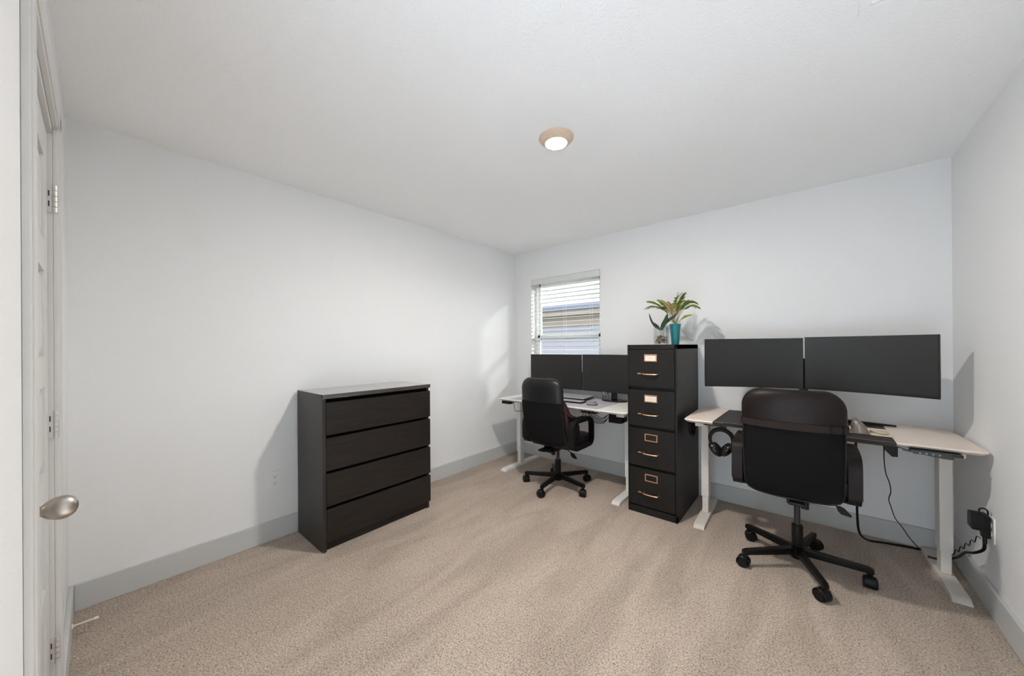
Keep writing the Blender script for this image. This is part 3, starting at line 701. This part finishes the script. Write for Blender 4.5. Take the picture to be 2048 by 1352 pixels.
# headphones on their hook
hk = thing('headphone_hook', 'black headphone hook plate under the left end of the cream desk', 'hook', (2.300, -.600, RDZ-.0225), RDR)
MB().box(-.085, .055, -.015, .05, -.016, 0, bev=.003).build('plate', M_black, hk)
b = MB()
for x in (.022, .036, .050): b.tube(smooth_path([(x, .0, -.012), (x, -.004, -.030), (x, -.024, -.042), (x, -.042, -.034)]), .0032, 8)
b.build('prong', M_black, hk)
hp = thing('headphones', 'black over-ear headphones hanging under the cream desk by the near chair', 'headphones', (2.326, -.622, .652))
b = MB(); b.tube(arc_pts((0, 0, 0), .069, -28, 208, 26), [.006+.004*sin(pi*i/26) for i in range(27)], 10, flat=1.5); b.build('headband', M_black, hp)
MB().tube([(-.060, .002, -.03), (-.052, .002, -.062)], .003, 8).build('slider', M_blackgloss, hp); MB().tube([(.060, .002, -.03), (.050, .002, -.055)], .003, 8).build('slider', M_blackgloss, hp)
for sx, dz_, rx in ((-1, 0, 25), (1, .006, -25)):
    Mx = Matrix.Translation((sx*.034, 0, -.072+dz_)) @ Matrix.Rotation(R(sx*38), 4, 'Y')
    b = MB(); b.ball((0, 0, 0), (.030, .048, .056), 18, M=Mx); c = b.build('ear_cup', M_blackgloss, hp)
    b = MB(); b.ball((-sx*.018, 0, 0), (.016, .041, .046), 16, M=Mx); b.build('ear_cushion', M_black, c)
b = MB(); b.tube(smooth_path([(.036, .01, .062), (.062, .02, .050), (.080, .025, .028), (.09, .03, .0), (.094, .04, -.04)]), .0016, 6); b.build('cable', M_black, hp)

# ------------------------------------------------------------------ plants on the cabinet
CZ = cz+.0005
pp = thing('potted_palm', 'small feathery palm in a tapered teal pot on the filing cabinet', 'plant', (1.955, -.335, CZ))
b = MB(); b.lathe([(.026, 0), (.029, .002), (.040, .150), (.0425, .151), (.0425, .166), (.039, .166), (.037, .150), (.036, .145)], 32, cap=False); b.lathe([(.028, .001), (.001, .001)], 32, cap=False); b.build('pot', M_teal, pp, label='teal pot')
b = MB(); b.lathe([(.037, .148), (.02, .152), (.001, .153)], 24, cap=False); b.build('soil', M_soil, pp)
random.seed(11)
def frond(end, ctrl, n=15, L=.085, droop=.30, m=M_palm, w=.0030, start=(0, 0, .15)):
    """one palm leaf: a bent stalk with leaflets along its outer half"""
    a, c, e = Vector(start), Vector(ctrl), Vector(end)
    P = lambda t: a*(1-t)**2+c*2*t*(1-t)+e*t*t
    b = MB(); b.tube([P(i/10) for i in range(11)], [.0024-.0014*i/10 for i in range(11)], 6)
    st_ = b.build('frond', M_stem, pp)
    b = MB(); bmv = b.bm
    for i in range(n):
        t = .42+.58*i/(n-1); p = P(t); d = (P(min(1, t+.02))-P(t-.02)).normalized()
        s = d.cross(Vector((0, 0, 1)));
        if s.length < .1: s = Vector((1, 0, 0))
        s.normalize(); nrm = s.cross(d).normalized()
        for sg in (-1, 1):
            l = L*(1-.45*abs(2*(t-.42)/.58-.9))*random.uniform(.8, 1.1)
            dirv = (d*.62+s*sg*.85+nrm*.12).normalized()
            q1 = p+dirv*l*.5; q2 = p+dirv*l+Vector((0, 0, -droop*l)); sd_ = nrm.cross(dirv).normalized()*w
            v = [bmv.verts.new(x) for x in (p, q1+sd_+nrm*.0012, q2, q1-sd_+nrm*.0012, q1-nrm*.0015)]
            bmv.faces.new((v[0], v[1], v[2])); bmv.faces.new((v[0], v[2], v[3])); bmv.faces.new((v[0], v[3], v[4])); bmv.faces.new((v[4], v[3], v[2])); bmv.faces.new((v[0], v[4], v[1])); bmv.faces.new((v[1], v[4], v[2]))
    b.build('leaflets', m, st_, smooth=False)
for end, ctrl, m in (((-.225, .02, .315), (-.09, .0, .36), M_palm), ((-.19, -.05, .36), (-.08, -.02, .34), M_palm), ((-.13, .05, .375), (-.05, .02, .32), M_palm),
                     ((.02, .02, .415), (-.02, .01, .30), M_palm), ((.07, -.04, .40), (.0, -.02, .34), M_palm), ((.145, .02, .33), (.06, .0, .37), M_palm),
                     ((.17, -.06, .285), (.08, -.02, .36), M_palm), ((.10, -.08, .34), (.04, -.03, .33), M_palm), ((-.05, -.05, .34), (-.02, -.02, .28), M_palmdry),
                     ((-.01, .04, .33), (-.01, .01, .26), M_palmdry), ((.085, .05, .235), (.05, .01, .22), M_palm), ((-.10, -.06, .30), (-.05, -.02, .31), M_palm)):
    frond(end, ctrl, m=m)
jr = thing('orchid_jar', 'leafy orchid in a square glass jar of pebbles on the filing cabinet', 'plant', (1.868, -.405, CZ))
b = MB()
def sq(s, r): return [(x, y) for x, y in rrect(-s, s, -s, s, r)]
b.rings([[(x, y, z) for x, y in sq(s, r)] for s, r, z in ((.046, .010, 0), (.050, .012, .004), (.050, .012, .138), (.0465, .010, .138), (.0465, .010, .006), (.01, .004, .005))], cap=False)
b.build('glass_jar', M_jar, jr, label='clear square glass jar')
random.seed(3); b = MB()
for k in range(44):
    z = .014+.052*(k/44); c = (random.uniform(-.033, .033), random.uniform(-.033, .033), z); b.ball(c, (random.uniform(.009, .0125), random.uniform(.009, .0125), random.uniform(.007, .010)), 8)
pb = b.build('pebbles', M_pebble, jr); pb['kind'] = 'stuff'
b = MB(); b.tube(smooth_path([(-.036, -.030, .02), (-.015, -.03, .055), (.008, -.028, .072), (.030, -.02, .045)]), .007, 8); b.tube(smooth_path([(-.030, .01, .03), (.0, -.02, .05), (.034, .0, .03)]), .006, 8); b.build('bark', M_bark, jr)
b = MB()
for k in range(6): b.tube(smooth_path([(0, 0, .125), (random.uniform(-.03, .03), random.uniform(-.03, .03), .10), (random.uniform(-.036, .036), random.uniform(-.036, .036), .07)]), .0022, 6)
b.build('roots', M_root, jr)
def strap_leaf(pts, w, m):
    P = smooth_path(pts, 5); n = len(P)-1; b = MB(); rings = []
    for i, p in enumerate(P):
        t = i/n; d = (P[min(i+1, n)]-P[max(i-1, 0)]).normalized(); s = d.cross(Vector((0, -1, .25))).normalized(); nn = s.cross(d)
        ww = w*(sin(pi*min(1, .12+t*.88))**.6)*(1 if t < .9 else .75)+.0008
        rings.append([p-s*ww, p-nn*.0016-s*ww*.4, p-nn*.003, p-nn*.0016+s*ww*.4, p+s*ww, p+nn*.0018])
    b.rings(rings); return b.build('leaf', m, jr)
strap_leaf([(-.005, 0, .118), (-.045, -.01, .150), (-.075, -.015, .200), (-.092, -.018, .262)], .008, M_orchiddark)
strap_leaf([(-.002, -.01, .118), (-.022, -.02, .150), (-.05, -.03, .182)], .006, M_orchiddark)
strap_leaf([(.0, -.01, .115), (.022, -.02, .160), (.042, -.02, .200), (.055, -.02, .250)], .018, M_orchid)
strap_leaf([(.01, .0, .140), (.045, -.01, .185), (.09, -.01, .215), (.128, -.01, .245)], .013, M_orchiddark)

# ------------------------------------------------------------------ office chairs
def make_chair(label, loc, rz, dz, legs, m_top, group='office chairs', strap=False, ztop=0.0, xo=0.0, zlow=0.0):
    t = thing('office_chair', label, 'chair', loc, rz, group)
    # five-star base
    hub = MB(); hub.lathe([(.026, .050), (.034, .055), (.036, .075), (.036, .118), (.030, .122)], 24); hub.build('base_hub', M_blackmetal, t)
    for a in legs:
        a_ = R(a)-rz; Mz = Matrix.Rotation(a_, 4, 'Z')
        b = MB(); b.rings([[(r, y*w, z0+(zz)*(z1-z0)) for y, zz in ((-1, 0), (1, 0), (1, .8), (.7, 1), (-.7, 1), (-1, .8))] for r, w, z0, z1 in ((.025, .017, .078, .118), (.30, .0135, .074, .104), (.318, .012, .074, .098))], M=Mz)
        b.cyl(*[Mz @ Vector(v) for v in ((.302, 0, .055), (.302, 0, .080))], .0125)
        lg = b.build('base_leg', M_blackmetal, t)
        sw = a_+R(random.uniform(30, 150)); Mc = Matrix.Translation(Mz @ Vector((.302, 0, 0))) @ Matrix.Rotation(sw, 4, 'Z')
        b = MB()
        for sy in (-1, 1):
            b.lathe([(.008, -.0125), (.024, -.0125), (.0275, -.008), (.0275, .008), (.024, .0125), (.008, .0125)], 22, M=Mc @ Matrix.Translation((-.012, sy*.0165, .0275)) @ Matrix.Rotation(R(90), 4, 'X'))
        hood = []
        for i in range(13):
            q = R(-30+i*20)
            hood.append([(-.012+rr*cos(q), yy, .0285+rr*sin(q)) for rr, yy in ((.0295, -.026), (.0335, -.022), (.0335, .022), (.0295, .026))])
        b.rings(hood, M=Mc); b.cyl(Mc @ Vector((0, 0, .045)), Mc @ Vector((0, 0, .066)), .010)
        b.build('caster', M_black, lg)
    MB().lathe([(.026, .115), (.0275, .12), (.0275, .240), (.024, .246)], 24).build('gas_lift_sleeve', M_black, t)
    MB().lathe([(.0145, .24), (.0145, .385+dz)], 18).build('gas_lift_piston', M_gunmetal, t)
    z = dz
    b = MB(); b.box(-.075, .075, -.12, .10, .375+z, .410+z, bev=.008); b.box(-.045, .045, -.16, .05, .352+z, .380+z, bev=.008); b.build('tilt_mechanism', M_black, t)
    b = MB(); b.tube(smooth_path([(.06, -.02, .372+z), (.13, -.03, .368+z), (.18, -.04, .350+z)]), .004, 8)
    lv = b.build('lever', M_black, t)
    b = MB(); b.prism([(.165, .356+z), (.182, .360+z), (.200, .352+z), (.228, .322+z), (.226, .312+z), (.186, .318+z), (.172, .334+z)], -.007, .007, M=Matrix.Translation((0, -.045, 0)) @ Matrix.Rotation(R(90), 4, 'X'), bev=.003); b.build('paddle', M_black, lv)
    MB().cyl((.035, -.125, .335+z), (.035, -.125, .365+z), .018, n=16).build('tension_knob', M_black, t)
    # seat
    b = MB(); rings = []
    base = rrect(-.235, .235, -.170, .255, (.07, .07, .09, .09), 8)
    for zz, k in ((.408, .92), (.414, .97), (.440, 1.0), (.470, 1.0), (.488, .97), (.497, .88), (.499, .6), (.496, .2)):
        rings.append([(x*k+xo, .04+(y-.04)*k, zz+z) for x, y in base])
    b.rings(rings); b.build('seat', M_leather, t)
    # backrest: a padded shell
    zb, zt_ = .442+z+zlow, 1.030+z+ztop
    def hw(v):
        w = .218-.006*abs(v-.5)
        rtp, rb = .17, .105                                    # corner sizes as fractions of the height
        if v > 1-rtp: q = (v-(1-rtp))/rtp; w -= .095*(1-math.sqrt(max(0, 1-q*q)))
        if v < rb: q = (rb-v)/rb; w -= .060*(1-math.sqrt(max(0, 1-q*q)))
        return w
    def pt(u, v, side, ex=0.0):
        w = hw(v)+ex; zz = zb-ex+(zt_-zb+2*ex)*v
        yc = -.212-.085*v-.035*sin(pi*v)*(.6)+.030*u*u
        th = (.036+ex)*(max(0, 1-abs(u)**5))**.5*(max(0, 1-abs(2*v-1)**10))**.5
        return Vector((u*w+xo, yc+side*th, zz))
    us = [sin(pi/2*(-1+2*i/20)) for i in range(21)]
    def vs(v0, v1, n=26):
        return [v0+(v1-v0)*(.5-.5*cos(pi*i/n)) for i in range(n+1)]
    def shell(v0, v1, ex, nm, m, parent, both=True, umax=1.0, sides=(-1, 1)):
        b = MB(); rings = []
        for v in vs(v0, v1):
            back = [pt(u*umax, v, -1, ex) for u in us]; front = [pt(u*umax, v, 1, ex) for u in us[::-1]]
            rings.append(back+front[1:-1])
        b.rings(rings); return b.build(nm, m, parent, ang=60)
    bk = shell(0, 1, 0, 'backrest', M_fabric, t)
    shell(.655, 1.0, .004, 'top_cover', m_top, bk)
    b = MB(); rim = [pt(u, v, -1, .002)+Vector((0, -.001, 0)) for u, v in [(-.965, .655-.62*i/14) for i in range(15)]+[(-.9, .018)]+[(-.85+1.7*i/12, .006) for i in range(13)]+[(.9, .018)]+[(.965, .035+.62*i/14) for i in range(15)]]
    b.tube(rim, .0045, 8); b.build('piping', M_leather, bk)
    b = MB(); rings = []                                      # front cushion
    for v in vs(.03, .97, 18):
        rings.append([pt(u*.93, v, 1, -.004)+Vector((0, .004, 0)) for u in us[2:-2]]+[pt(u*.93, v, 1, .0)+Vector((0, .022*(1-abs(u)**4), 0)) for u in us[2:-2][::-1]])
    b.rings(rings); b.build('back_cushion', m_top, bk)
    MB().box(-.035, .035, -.262, -.10, .385+z, .400+z, bev=.004).build('back_bracket', M_blackmetal, t)
    # looped arms
    for sx in (-1, 1):
        x = sx*.252+xo
        path = [(x, y, zz) for y, zz in rrect(-.175, .155, .425+z, .655+z, (.035, .055, .060, .075), 6)]
        b = MB(); prof = [(-.024, -.010), (.024, -.010), (.027, 0), (.024, .012), (-.024, .012), (-.027, 0)]
        b.sweep(path, prof, True); ar = b.build('armrest', M_black, t, ang=50)
        b = MB(); path2 = [(x, y, zz+.001) for y, zz in [(-.187, .455+z), (-.189, .53+z), (-.187, .595+z), (-.175, .633+z), (-.145, .658+z), (-.07, .669+z), (.04, .670+z), (.09, .668+z)]]
        b.sweep([tuple(p) for p in smooth_path(path2, 3)], [(-.026, -.010), (.026, -.010), (.029, 0), (.022, .009), (-.022, .009), (-.029, 0)], False); b.build('arm_pad', m_top, ar, ang=50)
        MB().box(min(sx*.20, sx*.27)+xo, max(sx*.20, sx*.27)+xo, -.12, .06, .405+z, .420+z, bev=.004).build('arm_bracket', M_blackmetal, ar)
    if strap:
        b = MB(); ring = []
        for lo_, hi_ in ((0, 0),):
            n = 40; loop = []
        def band(v0, v1):
            lp = [pt(u, v0, -1, .010) for u in us]+[pt(u, v0, 1, .010) for u in us[::-1]][1:-1]
            hp_ = [pt(u, v1, -1, .010) for u in us]+[pt(u, v1, 1, .010) for u in us[::-1]][1:-1]
            hq = [p+Vector((0, .002, 0)) for p in hp_]; lq = [p+Vector((0, .002, 0)) for p in lp]
            return [lp, hp_]
        b.rings(band(.655, .715), cap=False); sp = b.build('strap', M_strap, t, ang=60, label='dark webbing strap round the backrest')
        for u in (.68, .90):
            p0 = pt(u, .657, -1, .013); p1 = pt(u, .713, -1, .013)
            b = MB(); b.tube([p0, p1], .0048, 6); b.build('buckle', M_black, sp)
        MB().rings([[pt(u*.85, v, 1, .0)+Vector((0, .022+d, 0)) for u in us] for v, d in ((.16, 0), (.20, .04), (.30, .06), (.42, .06), (.52, .04), (.56, 0))], close=False, cap=False).build('lumbar_pad', M_strap, sp)
    return t
random.seed(5)
make_chair('black leather office chair with a maroon bag on it, at the white desk', (.988, -.600, 0), R(-1), -.012, (60, 132, 204, 276, 348), M_leather, xo=.012)
random.seed(9)
make_chair('dark brown-topped office chair with a strap round its back, at the cream desk', (2.731, -.736, 0), R(1), .058, (4, 76, 148, 220, 292), M_brownleather, strap=True, ztop=-.030, xo=-.022, zlow=-.036)

# maroon bag on the far chair
bag = thing('handbag', 'maroon leather bag propped on the seat of the far office chair', 'bag', (.988, -.600, .489), R(-1))
b = MB(); rings = []
for z, x0, x1, yc, hy in ((0, .0, .208, -.055, .100), (.010, -.01, .216, -.055, .110), (.09, -.01, .220, -.065, .108), (.17, .0, .220, -.100, .080), (.225, .01, .215, -.148, .040), (.27, .03, .208, -.156, .032), (.33, .06, .180, -.166, .024), (.365, .08, .155, -.175, .014)):
    q = min(.03, hy*.9); rings.append([(x, y, z) for x, y in rrect(x0, x1, yc-hy, yc+hy, q)])
b.rings(rings); b.build('body', M_maroon, bag)
b = MB(); b.tube(smooth_path([(.10, -.195, .350), (.145, -.190, .345), (.180, -.184, .300), (.205, -.180, .245), (.232, -.150, .205), (.250, -.100, .192)]), .012, 8, flat=.5); b.build('strap', M_maroon, bag)
b = MB(); b.tube(smooth_path([(.08, -.198, .355), (.125, -.205, .385), (.165, -.200, .330), (.190, -.192, .270), (.215, -.182, .225)]), .009, 8, flat=.5); b.build('handle', M_maroon, bag)
b = MB(); b.tube(smooth_path([(.235, -.160, .196), (.262, -.110, .191), (.275, -.050, .192), (.268, .0, .187)]), .011, 8, flat=.6); b.build('shoulder_pad', M_black, bag)
